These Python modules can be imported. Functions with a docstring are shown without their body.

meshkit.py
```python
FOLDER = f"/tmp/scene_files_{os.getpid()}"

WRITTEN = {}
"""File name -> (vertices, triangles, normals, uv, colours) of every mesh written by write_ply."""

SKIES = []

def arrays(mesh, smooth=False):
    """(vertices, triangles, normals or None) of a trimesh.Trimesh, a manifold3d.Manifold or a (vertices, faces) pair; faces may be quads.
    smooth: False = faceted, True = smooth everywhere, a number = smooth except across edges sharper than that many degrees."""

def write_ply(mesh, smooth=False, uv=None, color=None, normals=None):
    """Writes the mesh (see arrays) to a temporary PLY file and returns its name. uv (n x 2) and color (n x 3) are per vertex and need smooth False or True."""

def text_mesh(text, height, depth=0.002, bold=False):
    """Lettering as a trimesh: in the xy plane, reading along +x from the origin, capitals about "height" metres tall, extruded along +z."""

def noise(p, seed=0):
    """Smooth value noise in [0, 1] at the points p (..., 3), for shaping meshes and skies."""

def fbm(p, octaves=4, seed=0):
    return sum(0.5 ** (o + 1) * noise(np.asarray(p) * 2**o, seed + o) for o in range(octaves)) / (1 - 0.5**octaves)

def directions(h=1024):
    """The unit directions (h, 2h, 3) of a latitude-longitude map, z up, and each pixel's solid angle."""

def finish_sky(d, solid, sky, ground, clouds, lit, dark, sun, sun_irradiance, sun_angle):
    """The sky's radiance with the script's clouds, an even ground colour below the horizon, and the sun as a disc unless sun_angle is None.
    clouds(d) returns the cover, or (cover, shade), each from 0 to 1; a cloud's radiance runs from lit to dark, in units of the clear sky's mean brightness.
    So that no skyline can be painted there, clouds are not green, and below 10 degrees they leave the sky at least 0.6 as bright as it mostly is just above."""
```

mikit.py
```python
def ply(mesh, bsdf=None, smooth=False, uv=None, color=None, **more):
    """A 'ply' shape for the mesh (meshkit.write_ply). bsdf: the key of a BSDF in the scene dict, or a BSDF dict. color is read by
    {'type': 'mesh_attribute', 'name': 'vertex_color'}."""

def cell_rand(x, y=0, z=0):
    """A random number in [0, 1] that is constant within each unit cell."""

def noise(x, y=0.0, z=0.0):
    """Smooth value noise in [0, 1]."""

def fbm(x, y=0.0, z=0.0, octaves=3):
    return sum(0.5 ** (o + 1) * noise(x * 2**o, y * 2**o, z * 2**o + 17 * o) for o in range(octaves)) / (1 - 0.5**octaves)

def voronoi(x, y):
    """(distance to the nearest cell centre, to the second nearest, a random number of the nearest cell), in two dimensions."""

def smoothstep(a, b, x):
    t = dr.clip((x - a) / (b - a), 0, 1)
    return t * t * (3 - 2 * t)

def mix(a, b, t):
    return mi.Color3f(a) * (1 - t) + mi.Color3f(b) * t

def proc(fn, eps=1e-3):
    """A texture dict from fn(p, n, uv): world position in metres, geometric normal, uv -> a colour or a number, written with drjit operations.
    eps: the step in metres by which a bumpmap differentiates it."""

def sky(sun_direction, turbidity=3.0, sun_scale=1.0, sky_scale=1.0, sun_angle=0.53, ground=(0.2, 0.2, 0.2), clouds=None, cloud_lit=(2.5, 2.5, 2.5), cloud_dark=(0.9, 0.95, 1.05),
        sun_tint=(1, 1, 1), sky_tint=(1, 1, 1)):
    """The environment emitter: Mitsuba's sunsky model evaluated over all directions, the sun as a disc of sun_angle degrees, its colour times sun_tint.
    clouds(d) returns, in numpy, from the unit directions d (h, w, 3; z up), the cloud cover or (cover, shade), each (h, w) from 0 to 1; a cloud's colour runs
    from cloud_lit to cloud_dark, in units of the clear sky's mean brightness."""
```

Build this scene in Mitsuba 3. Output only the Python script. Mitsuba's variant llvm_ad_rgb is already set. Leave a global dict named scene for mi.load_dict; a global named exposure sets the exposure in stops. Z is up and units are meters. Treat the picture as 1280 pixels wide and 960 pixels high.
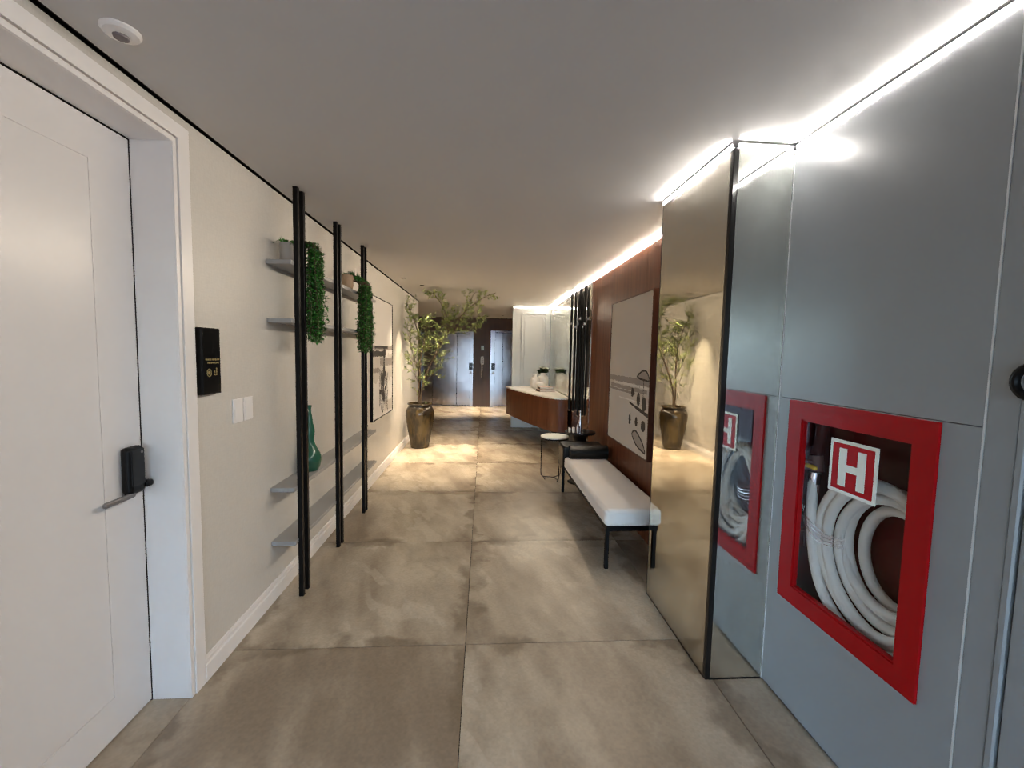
import math, random
import numpy as np, trimesh, manifold3d
import mitsuba as mi, drjit as dr
import mikit, meshkit
from mikit import proc, noise, fbm, smoothstep, mix
from shapely.geometry import Polygon, box as sbox
from scipy.interpolate import CubicSpline
T = mi.ScalarTransform4f
rng = np.random.default_rng(7)
scene, labels = {}, {}

# ------------------------------------------------------------------ camera, sky, lights, exposure
EYE = np.array([0.0734, 0.0, 1.5531])
YAW, PITCH, ROLL, FOCAL = 0.06682, 0.0729, 0.02015, 538.0
fw = np.array([math.sin(YAW) * math.cos(PITCH), math.cos(YAW) * math.cos(PITCH), -math.sin(PITCH)])
rt = np.cross(fw, [0, 0, 1.0]); rt /= np.linalg.norm(rt); up0 = np.cross(rt, fw)
up = -rt * math.sin(ROLL) + up0 * math.cos(ROLL)
scene['camera'] = {'type': 'perspective', 'fov_axis': 'x', 'fov': math.degrees(2 * math.atan(640 / FOCAL)), 'near_clip': 0.02, 'far_clip': 200.0,
                   'to_world': T().look_at(origin=EYE.tolist(), target=(EYE + fw).tolist(), up=up.tolist())}
exposure = 1.15
scene['sky'] = mikit.sky([0.25, 0.75, 0.6], turbidity=3.0, sky_scale=20.0, sun_scale=1.6, ground=(0.3, 0.3, 0.3))
scene['sky']['sampling_weight'] = 3.0
LED_COOL = (62.0, 59.0, 55.0)
LED_WARM = (86.0, 73.0, 56.0)
SPOT_WARM = (15.0, 12.2, 8.6)


def spot(key, x, y, tx, ty, power, cut=30, beam=15):
    scene[key] = {'type': 'spot', 'to_world': T().look_at(origin=[x, y, 2.492], target=[tx, ty, 0.0], up=[0, 1, 0]), 'cutoff_angle': float(cut), 'beam_width': float(beam),
                  'intensity': {'type': 'rgb', 'value': [c * power for c in SPOT_WARM]}, 'sampling_weight': 0.6}


DOWNLIGHTS = [(-1.0, 5.82, -0.40, 5.95, 0.8, 'small black recessed downlight nearest along the left ceiling edge by the framed beach print'),
              (-0.835, 6.4, -0.78, 6.92, 1.0, 'small black recessed downlight second along the ceiling before the potted tree'),
              (-0.72, 7.95, -0.70, 6.75, 0.7, 'small recessed downlight in the ceiling beyond the potted tree'),
              (-0.75, 11.2, -0.75, 11.3, 1.1, 'small recessed downlight before the wide elevator door'),
              (0.55, 11.2, 0.55, 11.3, 1.1, 'small recessed downlight before the elevator door beside the curved counter')]
for i_, d_ in enumerate(DOWNLIGHTS):
    spot(f'spot_beam_{i_}', *d_[:5])

# ------------------------------------------------------------------ materials
def rgb(*c):
    return {'type': 'rgb', 'value': list(map(float, c))}


def pbr(col, rough=0.5, **k):
    return {'type': 'twosided', 'bsdf': {'type': 'principled', 'base_color': col if isinstance(col, dict) else rgb(*col), 'roughness': rough, **k}}


TW, TD, TY0 = 1.2, 1.2533, 2.1922


def tile_color(p, n, uv):
    ax, ay = p.x / TW, (p.y - TY0) / TD
    cx, cy = dr.floor(ax), dr.floor(ay)
    r1, r2 = mikit.cell_rand(cx, cy, 5), mikit.cell_rand(cx, cy, 9)
    fx, fy = ax - cx, ay - cy
    sx, sy = p.x + r1 * 31, p.y + r2 * 47
    cloud = fbm(sx * 1.6, sy * 1.3, 2.0, 5)
    streak = fbm(sx * 6.0 + sy * 1.5, sy * 1.6, 7.0, 4)
    col = mix((0.225, 0.175, 0.125), (0.45, 0.385, 0.295), smoothstep(0.28, 0.72, cloud * 0.6 + streak * 0.4))
    flake = smoothstep(0.56, 0.66, fbm(sx * 9 + sy * 4, sy * 5.0, 5.0, 3)) * smoothstep(0.45, 0.65, cloud)
    col = mix(col, (0.52, 0.46, 0.37), 0.4 * flake)
    edge = dr.minimum(dr.minimum(fx, 1 - fx) * TW, dr.minimum(fy, 1 - fy) * TD)
    rag = fbm(sx * 6.5, sy * 6.5, 3.0, 5)
    stain = smoothstep(0.10, 0.0, edge + (rag - 0.47) * 0.34) * smoothstep(0.25, 0.6, fbm(sx * 2.1, sy * 2.3, 11.0, 2))
    vein = smoothstep(0.06, 0.0, dr.abs(fbm(sx * 2.2 + 9, sy * 2.2, 4.0, 4) - 0.5)) * smoothstep(0.52, 0.68, fbm(sx * 1.1, sy * 1.1, 21.0, 2))
    speck = fbm(p.x * 90, p.y * 90, 0.0, 2)
    col = mix(col, (0.125, 0.088, 0.052), 0.60 * stain + 0.17 * vein)
    return col * (0.90 + 0.20 * speck)


def wood_color(p, n, uv):
    q = p.x + p.y
    w = fbm(q * 2.0, p.z * 0.5, 3.0, 2) * 6
    g = fbm(q * 34 + w, p.z * 1.1, 1.0, 3)
    f = noise(q * 240, p.z * 7, 2.0)
    return mix((0.090, 0.024, 0.0075), (0.125, 0.037, 0.012), smoothstep(0.25, 0.75, g)) * (0.9 + 0.2 * f)


def linen_color(p, n, uv):
    v = noise(p.y * 420, p.z * 60, 1.0) * 0.5 + noise(p.y * 60, p.z * 420, 2.0) * 0.5
    return mi.Color3f(0.56, 0.528, 0.482) * (0.95 + 0.1 * v)


def brown_color(p, n, uv):
    return mi.Color3f(0.085, 0.052, 0.040) * (0.85 + 0.3 * fbm(p.x * 18, p.z * 1.5, 1.0, 3))


def glaze_color(p, n, uv):
    a = fbm(p.x * 9, p.y * 9, p.z * 3.2, 4)
    b = fbm(p.x * 40, p.y * 40, p.z * 7, 2)
    return mix((0.012, 0.007, 0.003), (0.078, 0.048, 0.010), smoothstep(0.38, 0.72, a * 0.7 + b * 0.3))


def marble_color(p, n, uv):
    v = dr.abs(fbm(p.x * 3 + 4, p.y * 3, 2.0, 4) - 0.5)
    return mix((0.75, 0.70, 0.65), (0.84, 0.81, 0.76), smoothstep(0.0, 0.06, v))


def ripple(p, n, uv):
    return fbm(p.x * 1.6, p.z * 2.3, 4.0, 2)


MAT = {
    'tile': pbr(proc(tile_color), 0.36, specular=0.5),
    'grout': pbr((0.06, 0.05, 0.04), 0.9),
    'ceiling_paint': pbr((0.58, 0.56, 0.543), 0.7, specular=0.3),
    'linen': pbr(proc(linen_color), 0.42, specular=0.45),
    'white_paint': pbr((0.74, 0.71, 0.69), 0.32),
    'door_paint': pbr((0.70, 0.67, 0.655), 0.28),
    'grey_panel': pbr((0.235, 0.252, 0.264), 0.33, specular=0.6),
    'boiserie': pbr((0.54, 0.56, 0.565), 0.4),
    'joint': pbr((0.55, 0.56, 0.56), 0.4),
    'dark_gap': pbr((0.012, 0.010, 0.009), 0.8),
    'wood': pbr(proc(wood_color), 0.38, specular=0.45),
    'dark_wood': pbr((0.075, 0.026, 0.013), 0.4),
    'brown': pbr(proc(brown_color), 0.4),
    'black_metal': pbr((0.003, 0.003, 0.0033), 0.35, specular=0.15),
    'black_plastic': pbr((0.003, 0.003, 0.003), 0.35, specular=0.2),
    'black_gloss': pbr((0.006, 0.006, 0.006), 0.12, specular=0.35),
    'black_leather': pbr((0.004, 0.004, 0.004), 0.3, specular=0.28),
    'shelf_grey': pbr((0.27, 0.265, 0.26), 0.38),
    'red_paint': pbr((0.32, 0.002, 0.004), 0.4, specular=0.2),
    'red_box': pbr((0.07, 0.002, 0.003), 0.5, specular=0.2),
    'sign_red': pbr((0.38, 0.003, 0.008), 0.45, specular=0.2),
    'sign_white': pbr((0.78, 0.80, 0.75), 0.45),
    'hose': pbr((0.60, 0.585, 0.55), 0.6),
    'chrome': {'type': 'roughconductor', 'material': 'Cr', 'alpha': 0.12},
    'steel': {'type': 'bumpmap', 'arbitrary': proc(ripple, eps=0.01), 'scale': 0.012, 'bsdf': {'type': 'roughconductor', 'specular_reflectance': rgb(0.62, 0.64, 0.67), 'material': 'Cr', 'alpha': 0.055}},
    'mirror': {'type': 'twosided', 'bsdf': {'type': 'conductor', 'material': 'Ag', 'specular_reflectance': rgb(0.76, 0.745, 0.70)}},
    'clear_mirror': {'type': 'twosided', 'bsdf': {'type': 'conductor', 'material': 'Ag', 'specular_reflectance': rgb(0.86, 0.88, 0.87)}},
    'glass': {'type': 'thindielectric', 'int_ior': 1.2},
    'fabric': pbr((0.66, 0.62, 0.585), 0.85, sheen=0.3),
    'marble': pbr(proc(marble_color), 0.25),
    'white_ceramic': pbr((0.86, 0.82, 0.77), 0.4),
    'grey_ceramic': pbr((0.34, 0.31, 0.27), 0.6),
    'tan_pot': pbr((0.36, 0.25, 0.16), 0.6),
    'green_glass': pbr((0.006, 0.075, 0.042), 0.12, clearcoat=0.6),
    'glaze': pbr(proc(glaze_color), 0.18, clearcoat=0.6, clearcoat_gloss=0.9),
    'soil': pbr((0.03, 0.02, 0.014), 0.9),
    'bark': pbr((0.085, 0.055, 0.03), 0.8),
    'leaf': {'type': 'twosided', 'bsdf': {'type': 'principled', 'base_color': {'type': 'mesh_attribute', 'name': 'vertex_color'}, 'roughness': 0.45, 'specular': 0.4}},
    'paper': pbr((0.66, 0.62, 0.58), 0.7),
    'book_pink': pbr((0.56, 0.42, 0.36), 0.6),
    'book_dark': pbr((0.07, 0.045, 0.035), 0.6),
    'print_light': pbr((0.64, 0.60, 0.565), 0.6),
    'print_taupe': pbr((0.50, 0.455, 0.415), 0.6),
    'print_mid': pbr((0.27, 0.235, 0.215), 0.6),
    'print_dark': pbr((0.035, 0.028, 0.026), 0.6),
    'gold': pbr((0.22, 0.17, 0.06), 0.5),
    'yellow': pbr((0.55, 0.36, 0.03), 0.4),
    'brass_brown': pbr((0.15, 0.06, 0.05), 0.5),
    'lever_metal': pbr((0.20, 0.19, 0.19), 0.35, metallic=0.6),
    'sensor': pbr((0.16, 0.13, 0.13), 0.4),
    'display': pbr((0.62, 0.72, 0.70), 0.3),
}
for k_, v_ in MAT.items():
    scene['mat_' + k_] = v_

# ------------------------------------------------------------------ helpers
def cat(ms):
    return trimesh.util.concatenate(ms)


def bx(x0, x1, y0, y1, z0, z1, c=0.0):
    """A box, its edges chamfered by c."""
    lo, hi = np.array([x0, y0, z0], float), np.array([x1, y1, z1], float)
    c = min(c, 0.45 * float((hi - lo).min()))
    if c <= 0:
        m = trimesh.creation.box(extents=hi - lo); m.apply_translation((lo + hi) / 2); return m
    pts = []
    for s in np.ndindex(2, 2, 2):
        p = np.where(np.array(s) == 1, hi, lo); d = np.where(np.array(s) == 1, -c, c)
        for k in range(3):
            q = p + d; q[k] = p[k]; pts.append(q)
    return trimesh.convex.convex_hull(np.array(pts))


def rounded(x0, x1, y0, y1, z0, z1, r, seg=16):
    s = manifold3d.Manifold.sphere(r, seg)
    m = manifold3d.Manifold.batch_hull([s.translate((x, y, z)) for x in (x0 + r, x1 - r) for y in (y0 + r, y1 - r) for z in (z0 + r, z1 - r)]).to_mesh()
    return trimesh.Trimesh(m.vert_properties[:, :3], m.tri_verts, process=False)


def ext(poly, a, b, axis):
    """Extrude a polygon: axis x: (y, z) from x=a to b; axis y: (x, z); axis z: (x, y)."""
    m = trimesh.creation.extrude_polygon(poly, b - a, engine='earcut')
    v = np.array(m.vertices); f = np.array(m.faces); v[:, 2] += a
    if axis == 'x':
        v = v[:, [2, 0, 1]]
    elif axis == 'y':
        v = v[:, [0, 2, 1]]; f = f[:, ::-1]
    return trimesh.Trimesh(v, f, process=False)


def frame_poly(a0, a1, b0, b1, w):
    return sbox(a0, b0, a1, b1).difference(sbox(a0 + w, b0 + w, a1 - w, b1 - w))


def cyl(p0, p1, r, n=20, r2=None):
    return tube([p0, p1], [r, r if r2 is None else r2], n)


def tube(pts, r, n=8, caps=True, closed=False):
    pts = np.asarray(pts, float); k = len(pts)
    rr = np.full(k, r, float) if np.isscalar(r) else np.asarray(r, float)
    d = np.gradient(pts, axis=0)
    if closed:
        d = np.roll(pts, -1, 0) - np.roll(pts, 1, 0)
    d /= np.linalg.norm(d, axis=1, keepdims=True) + 1e-12
    a = np.array([0, 0, 1.0]) if abs(d[0][2]) < 0.9 else np.array([1.0, 0, 0])
    u = np.cross(d[0], a); u /= np.linalg.norm(u)
    th = np.arange(n) * 2 * np.pi / n; V = []
    for i in range(k):
        u = u - d[i] * (u @ d[i]); u /= np.linalg.norm(u); w = np.cross(d[i], u)
        V.append(pts[i] + rr[i] * (np.cos(th)[:, None] * u + np.sin(th)[:, None] * w))
    V = np.vstack(V); F = []
    for i in range(k if closed else k - 1):
        j = (i + 1) % k
        for t in range(n):
            t2 = (t + 1) % n
            F += [[i * n + t, i * n + t2, j * n + t2], [i * n + t, j * n + t2, j * n + t]]
    if caps and not closed:
        V = np.vstack([V, pts[0], pts[-1]]); b = k * n
        for t in range(n):
            t2 = (t + 1) % n
            F += [[b, t2, t], [b + 1, (k - 1) * n + t, (k - 1) * n + t2]]
    return trimesh.Trimesh(V, F, process=False)


def lathe(profile, x, y, z, n=40, smooth_pts=0):
    p = np.array(profile, float)
    if smooth_pts:
        s = np.r_[0, np.cumsum(np.linalg.norm(np.diff(p, axis=0), axis=1))]
        c = CubicSpline(s, p); p = c(np.linspace(0, s[-1], smooth_pts)); p[:, 0] = np.maximum(p[:, 0], 0)
    m = trimesh.creation.revolve(p, sections=n)
    m.apply_translation([x, y, z]); return m


def curve(pts, n, closed=False):
    p = np.array(pts, float)
    if closed:
        p = np.vstack([p, p[:1]])
    s = np.r_[0, np.cumsum(np.linalg.norm(np.diff(p, axis=0), axis=1))]
    c = CubicSpline(s, p, bc_type='periodic' if closed else 'not-a-knot')
    return c(np.linspace(0, s[-1], n + 1 if closed else n))[:n]


used = {}


def numbered(key):
    n = used.get(key, -1) + 1; used[key] = n
    return key if n == 0 else f'{key}_{n:03d}'


def obj(name, mesh, mat, parent=None, smooth=30, color=None, label=None, kind=None, **more):
    key = numbered((parent + '__' if parent else '') + name)
    scene[key] = mikit.ply(mesh, 'mat_' + mat if mat else None, smooth, color=color, **more)
    e = {}
    if label: e['label'] = label
    if kind: e['kind'] = kind
    if e: labels[key] = e
    return key


def thing(name, label=None, category=None, group=None, kind=None):
    key = numbered(name); e = {}
    if label: e['label'] = label
    if category: e['category'] = category
    if group: e['group'] = group
    if kind: e['kind'] = kind
    labels[key] = e
    return key


def single(name, mesh, mat, label, category, smooth=30, group=None, **more):
    k = obj(name, mesh, mat, smooth=smooth, **more)
    labels[k] = {'label': label, 'category': category, **({'group': group} if group else {})}
    return k


# ------------------------------------------------------------------ the setting
XL, XR, ZC = -1.2, 1.441, 2.5
Y_BACK, Y_HALL, Y_LOBBY, Y_FAR, Y_END = -3.4, -0.6, 8.5, 12.15, 8.87

obj('floor', bx(-3.8, 2.3, Y_BACK - 0.2, 12.7, -0.12, -0.006), 'grout', smooth=False, kind='structure')
G = 0.0016
for iy in range(-5, 9):
    for ix in range(-4, 2):
        x0, x1 = max(ix * TW, -3.65), min((ix + 1) * TW, 2.1)
        y0, y1 = TY0 + iy * TD, min(TY0 + (iy + 1) * TD, 12.6)
        if y0 > 12.5 or x1 <= x0: continue
        if y1 < Y_LOBBY and x1 <= XL - 0.2 and y0 > Y_HALL: continue
        if y1 < Y_BACK: continue
        obj('tile', bx(x0 + G, x1 - G, y0 + G, y1 - G, -0.010, 0.0, 0.0012), 'tile', 'floor', smooth=False)

ceil = Polygon([(-3.7, Y_HALL), (-3.7, Y_BACK - 0.2), (2.2, Y_BACK - 0.2), (2.2, 12.7), (-3.7, 12.7), (-3.7, Y_LOBBY - 0.01), (XL + 0.0262, Y_LOBBY - 0.01), (XL + 0.0262, Y_HALL)])
obj('ceiling', ext(ceil, ZC, ZC + 0.1, 'z'), 'ceiling_paint', smooth=False, kind='structure')
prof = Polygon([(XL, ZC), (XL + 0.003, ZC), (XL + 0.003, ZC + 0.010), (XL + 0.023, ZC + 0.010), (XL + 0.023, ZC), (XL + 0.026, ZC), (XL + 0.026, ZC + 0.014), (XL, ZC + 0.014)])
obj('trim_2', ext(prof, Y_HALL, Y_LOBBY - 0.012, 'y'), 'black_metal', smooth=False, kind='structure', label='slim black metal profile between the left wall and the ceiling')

obj('ceiling_edge', bx(XL + 0.0005, XL + 0.0262, Y_HALL, Y_LOBBY - 0.01, ZC + 0.0145, ZC + 0.1), 'ceiling_paint', 'ceiling', smooth=False)
# left wall with the door opening
DY0, DY1, DZ = 0.93, 1.888, 2.377
wl = Polygon([(Y_HALL, -0.1), (Y_LOBBY, -0.1), (Y_LOBBY, ZC + 0.1), (Y_HALL, ZC + 0.1)]).difference(sbox(DY0, -0.2, DY1, DZ))
obj('wall_left', ext(wl, XL - 0.2, XL, 'x'), 'linen', smooth=False, kind='structure')
obj('wall_lobby_left', bx(-3.7, XL - 0.201, Y_LOBBY - 0.2, Y_LOBBY, -0.1, ZC), 'linen', smooth=False, kind='structure')
obj('wall_hall_left', bx(-3.7, XL - 0.201, Y_HALL, Y_HALL + 0.2, -0.1, ZC), 'linen', smooth=False, kind='structure')
obj('wall_hall_side', bx(-3.8, -3.7, Y_BACK - 0.2, Y_HALL + 0.2, -0.1, ZC + 0.1), 'linen', smooth=False, kind='structure')
obj('wall_lobby_side', bx(-3.8, -3.7, Y_LOBBY - 0.2, 12.7, -0.1, ZC + 0.1), 'linen', smooth=False, kind='structure')


def skirting(poly_pts, a, b):
    return ext(Polygon(poly_pts), a, b, 'y')


SK = [(XL, 0), (XL + 0.016, 0), (XL + 0.016, 0.078), (XL + 0.011, 0.086), (XL + 0.011, 0.102), (XL + 0.005, 0.115), (XL, 0.115)]
obj('baseboard_left', skirting(SK, 1.976, Y_LOBBY), 'white_paint', smooth=False, kind='structure')
obj('baseboard_corner', skirting(SK, Y_HALL, 0.842), 'white_paint', smooth=False, kind='structure')

# door on the left
d1 = thing('door_1', kind='structure')
LX = -1.358
gy0, gy1, gz0, gz1 = DY0 + 0.19, 1.70, 0.165, 2.222
leaf = sbox(DY0 + 0.004, 0.006, DY1 - 0.003, DZ - 0.008)
cut = sbox(gy0, gz0, gy1, gz1)
obj('leaf_border', ext(leaf.difference(cut), LX - 0.035, LX, 'x'), 'door_paint', d1, smooth=False)
obj('leaf_panel', bx(LX - 0.0019, LX, gy0 + 0.0015, gy1 - 0.0015, gz0 + 0.0015, gz1 - 0.0015, 0.0006), 'door_paint', d1, smooth=False)
obj('leaf_core', bx(LX - 0.045, LX - 0.002, DY0 + 0.12 + 0.004, DY1 - 0.12, 0.1, DZ - 0.1), 'door_paint', d1, smooth=False)
t1 = thing('trim_1', kind='structure')
obj('jamb', bx(XL - 0.2, XL + 0.002, DY1 - 0.002, DY1 + 0.02, 0, DZ + 0.02), 'white_paint', t1, smooth=False)
obj('jamb', bx(XL - 0.2, XL + 0.002, DY0 - 0.02, DY0 + 0.002, 0, DZ + 0.02), 'white_paint', t1, smooth=False)
obj('head', bx(XL - 0.2, XL + 0.002, DY0, DY1, DZ - 0.002, DZ + 0.02), 'white_paint', t1, smooth=False)
cas = sbox(DY0 - 0.09, 0, DY1 + 0.09, 2.458).difference(sbox(DY0 + 0.0, -1, DY1 - 0.0, DZ + 0.001))
cas_in = sbox(DY0 - 0.02, 0, DY1 + 0.02, DZ + 0.02).difference(sbox(DY0 - 0.0, -1, DY1 + 0.0, DZ))
obj('casing', ext(sbox(DY0 - 0.09, 0, DY1 + 0.09, 2.458).difference(sbox(DY0 - 0.024, -1, DY1 + 0.024, DZ + 0.024)), XL, XL + 0.014, 'x'), 'white_paint', t1, smooth=False)
obj('casing_bead', ext(sbox(DY0 - 0.018, 0, DY1 + 0.018, DZ + 0.018).difference(sbox(DY0, -1, DY1 - 0.001, DZ - 0.001)), XL, XL + 0.009, 'x'), 'white_paint', t1, smooth=False)
obj('door_stop', bx(LX - 0.006, LX + 0.002, DY1 - 0.006, DY1 - 0.002, 0, DZ - 0.003), 'dark_gap', t1, smooth=False, label='dark rubber door seal')
obj('door_stop', bx(LX - 0.006, LX + 0.002, DY0, DY1 - 0.006, DZ - 0.008, DZ - 0.002), 'dark_gap', t1, smooth=False, label='dark rubber door seal')
obj('door_backing', bx(XL - 0.22, XL - 0.201, DY0 - 0.05, DY1 + 0.05, 0, DZ + 0.05), 'dark_gap', d1, smooth=False)

# back wall behind the camera: a glazed entrance
w1 = sbox(-3.8, -0.1, 2.2, ZC + 0.1).difference(sbox(-3.1, 0.0, 1.30, 2.2))
obj('wall_back', ext(w1, Y_BACK - 0.15, Y_BACK, 'y'), 'linen', smooth=False, kind='structure')
win = thing('window_1', kind='structure')
fr = [frame_poly(-3.1, 1.30, 0.0, 2.2, 0.05)]
obj('window_frame', ext(fr[0], Y_BACK - 0.10, Y_BACK - 0.04, 'y'), 'black_metal', win, smooth=False)
for x in (-2.0, -0.9, 0.2):
    obj('mullion', bx(x - 0.025, x + 0.025, Y_BACK - 0.10, Y_BACK - 0.04, 0.05, 2.15), 'black_metal', win, smooth=False)
obj('transom', bx(-3.05, 1.25, Y_BACK - 0.1, Y_BACK - 0.04, 0.9, 0.94), 'black_metal', win, smooth=False)
obj('pane', (np.array([[-3.05, Y_BACK - 0.07, 0.05], [1.25, Y_BACK - 0.07, 0.05], [1.25, Y_BACK - 0.07, 2.15], [-3.05, Y_BACK - 0.07, 2.15]]), np.array([[0, 1, 2, 3]])), 'glass', win, smooth=False)

# right wall: grey satin panels, hydrant recess, mirrored column, wood veneer, mirror
HY0, HY1, HZ0, HZ1 = 1.184, 1.813, 0.480, 1.370
BY0, BY1, BZ0, BZ1 = 1.10, 1.85, 0.44, 1.40
back = sbox(Y_BACK - 0.2, -0.1, Y_END + 0.2, ZC + 0.1).difference(sbox(BY0, BZ0, BY1, BZ1))
obj('wall_right', ext(back, XR + 0.018, XR + 0.3, 'x'), 'dark_gap', smooth=False, kind='structure')
obj('wall_core', bx(XR + 0.3, XR + 0.45, Y_BACK - 0.2, Y_END + 0.2, -0.1, ZC + 0.1), 'dark_gap', 'wall_right', smooth=False)
ZT = 2.472
opening = sbox(HY0 + 0.03, HZ0 + 0.03, HY1 - 0.03, HZ1 - 0.03)
obj('grey_panel', ext(sbox(1.080, 0.008, 1.8965, 1.3735).difference(opening), XR, XR + 0.018, 'x'), 'grey_panel', 'wall_right', smooth=False)
obj('grey_panel', bx(XR, XR + 0.018, 1.080, 1.8965, 1.3755, ZT, 0.001), 'grey_panel', 'wall_right', smooth=False)
obj('joint_bead', bx(XR - 0.001, XR + 0.012, 1.0745, 1.0795, 0.005, ZT), 'joint', 'wall_right', smooth=False, label='pale bead in the panel joint')
obj('joint_bead', bx(XR - 0.002, XR + 0.012, 1.8925, 1.8965, 0.005, ZT), 'joint', 'wall_right', smooth=False, label='pale bead in the corner by the mirror')
obj('grey_panel', bx(XR, XR + 0.018, 1.0035, 1.074, 0.005, ZT, 0.002), 'grey_panel', 'wall_right', smooth=False)
obj('grey_panel', bx(XR, XR + 0.018, -1.0, 0.04, 0.005, ZT, 0.002), 'grey_panel', 'wall_right', smooth=False)
obj('grey_panel', bx(XR, XR + 0.018, Y_BACK, -1.003, 0.005, ZT, 0.002), 'grey_panel', 'wall_right', smooth=False)
obj('plinth_line', bx(XR + 0.004, XR + 0.018, Y_BACK, 1.8965, 0.0, 0.0075), 'dark_gap', 'wall_right', smooth=False)
d4 = thing('door_4', kind='structure')
obj('leaf', bx(XR - 0.001, XR + 0.018, 0.045, 0.975, 0.008, ZT - 0.01, 0.004), 'grey_panel', d4, smooth=False)
obj('frame', cat([bx(XR - 0.006, XR + 0.018, 0.98, 1.0, 0.0, ZT, 0.004)]), 'grey_panel', d4, smooth=False)

# wood veneer boards
ys = [2.652, 3.62, 4.585, 5.45]
for a, b in zip(ys[:-1], ys[1:]):
    obj('wood_panel', bx(XR, XR + 0.018, a + 0.0015, b - 0.0015, 0.004, ZT, 0.001), 'wood', 'wall_right', smooth=False)
obj('top_channel', bx(XR + 0.008, XR + 0.02, Y_BACK, Y_END, ZT, ZC), 'white_paint', 'wall_right', smooth=False)

# panelled end wall
we = obj('wall_end', bx(0.66, 2.2, Y_END, Y_END + 0.2, 0, ZC), 'boiserie', smooth=False, kind='structure')
for k, (a, b, z0, z1, w, dpt) in enumerate([(0.835, 1.365, 0.16, 2.375, 0.034, 0.030), (0.902, 1.298, 0.23, 2.305, 0.02, 0.020)]):
    pp = frame_poly(a, b, z0, z1, w)
    m1 = ext(pp, Y_END - dpt * 0.6, Y_END, 'y'); m2 = ext(frame_poly(a + w * 0.25, b - w * 0.25, z0 + w * 0.25, z1 - w * 0.25, w * 0.5), Y_END - dpt, Y_END - dpt * 0.6, 'y')
    obj('panel_moulding', cat([m1, m2]), 'boiserie', we, smooth=False)
obj('panel_moulding', cat([bx(0.715, 0.727, Y_END - 0.006, Y_END, 0.0, 2.47), bx(0.735, 0.741, Y_END - 0.004, Y_END, 0.0, 2.47)]), 'boiserie', we, smooth=False)
obj('panel_moulding', bx(0.66, 1.44, Y_END - 0.012, Y_END, 2.43, 2.468, 0.004), 'boiserie', we, smooth=False)

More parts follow.
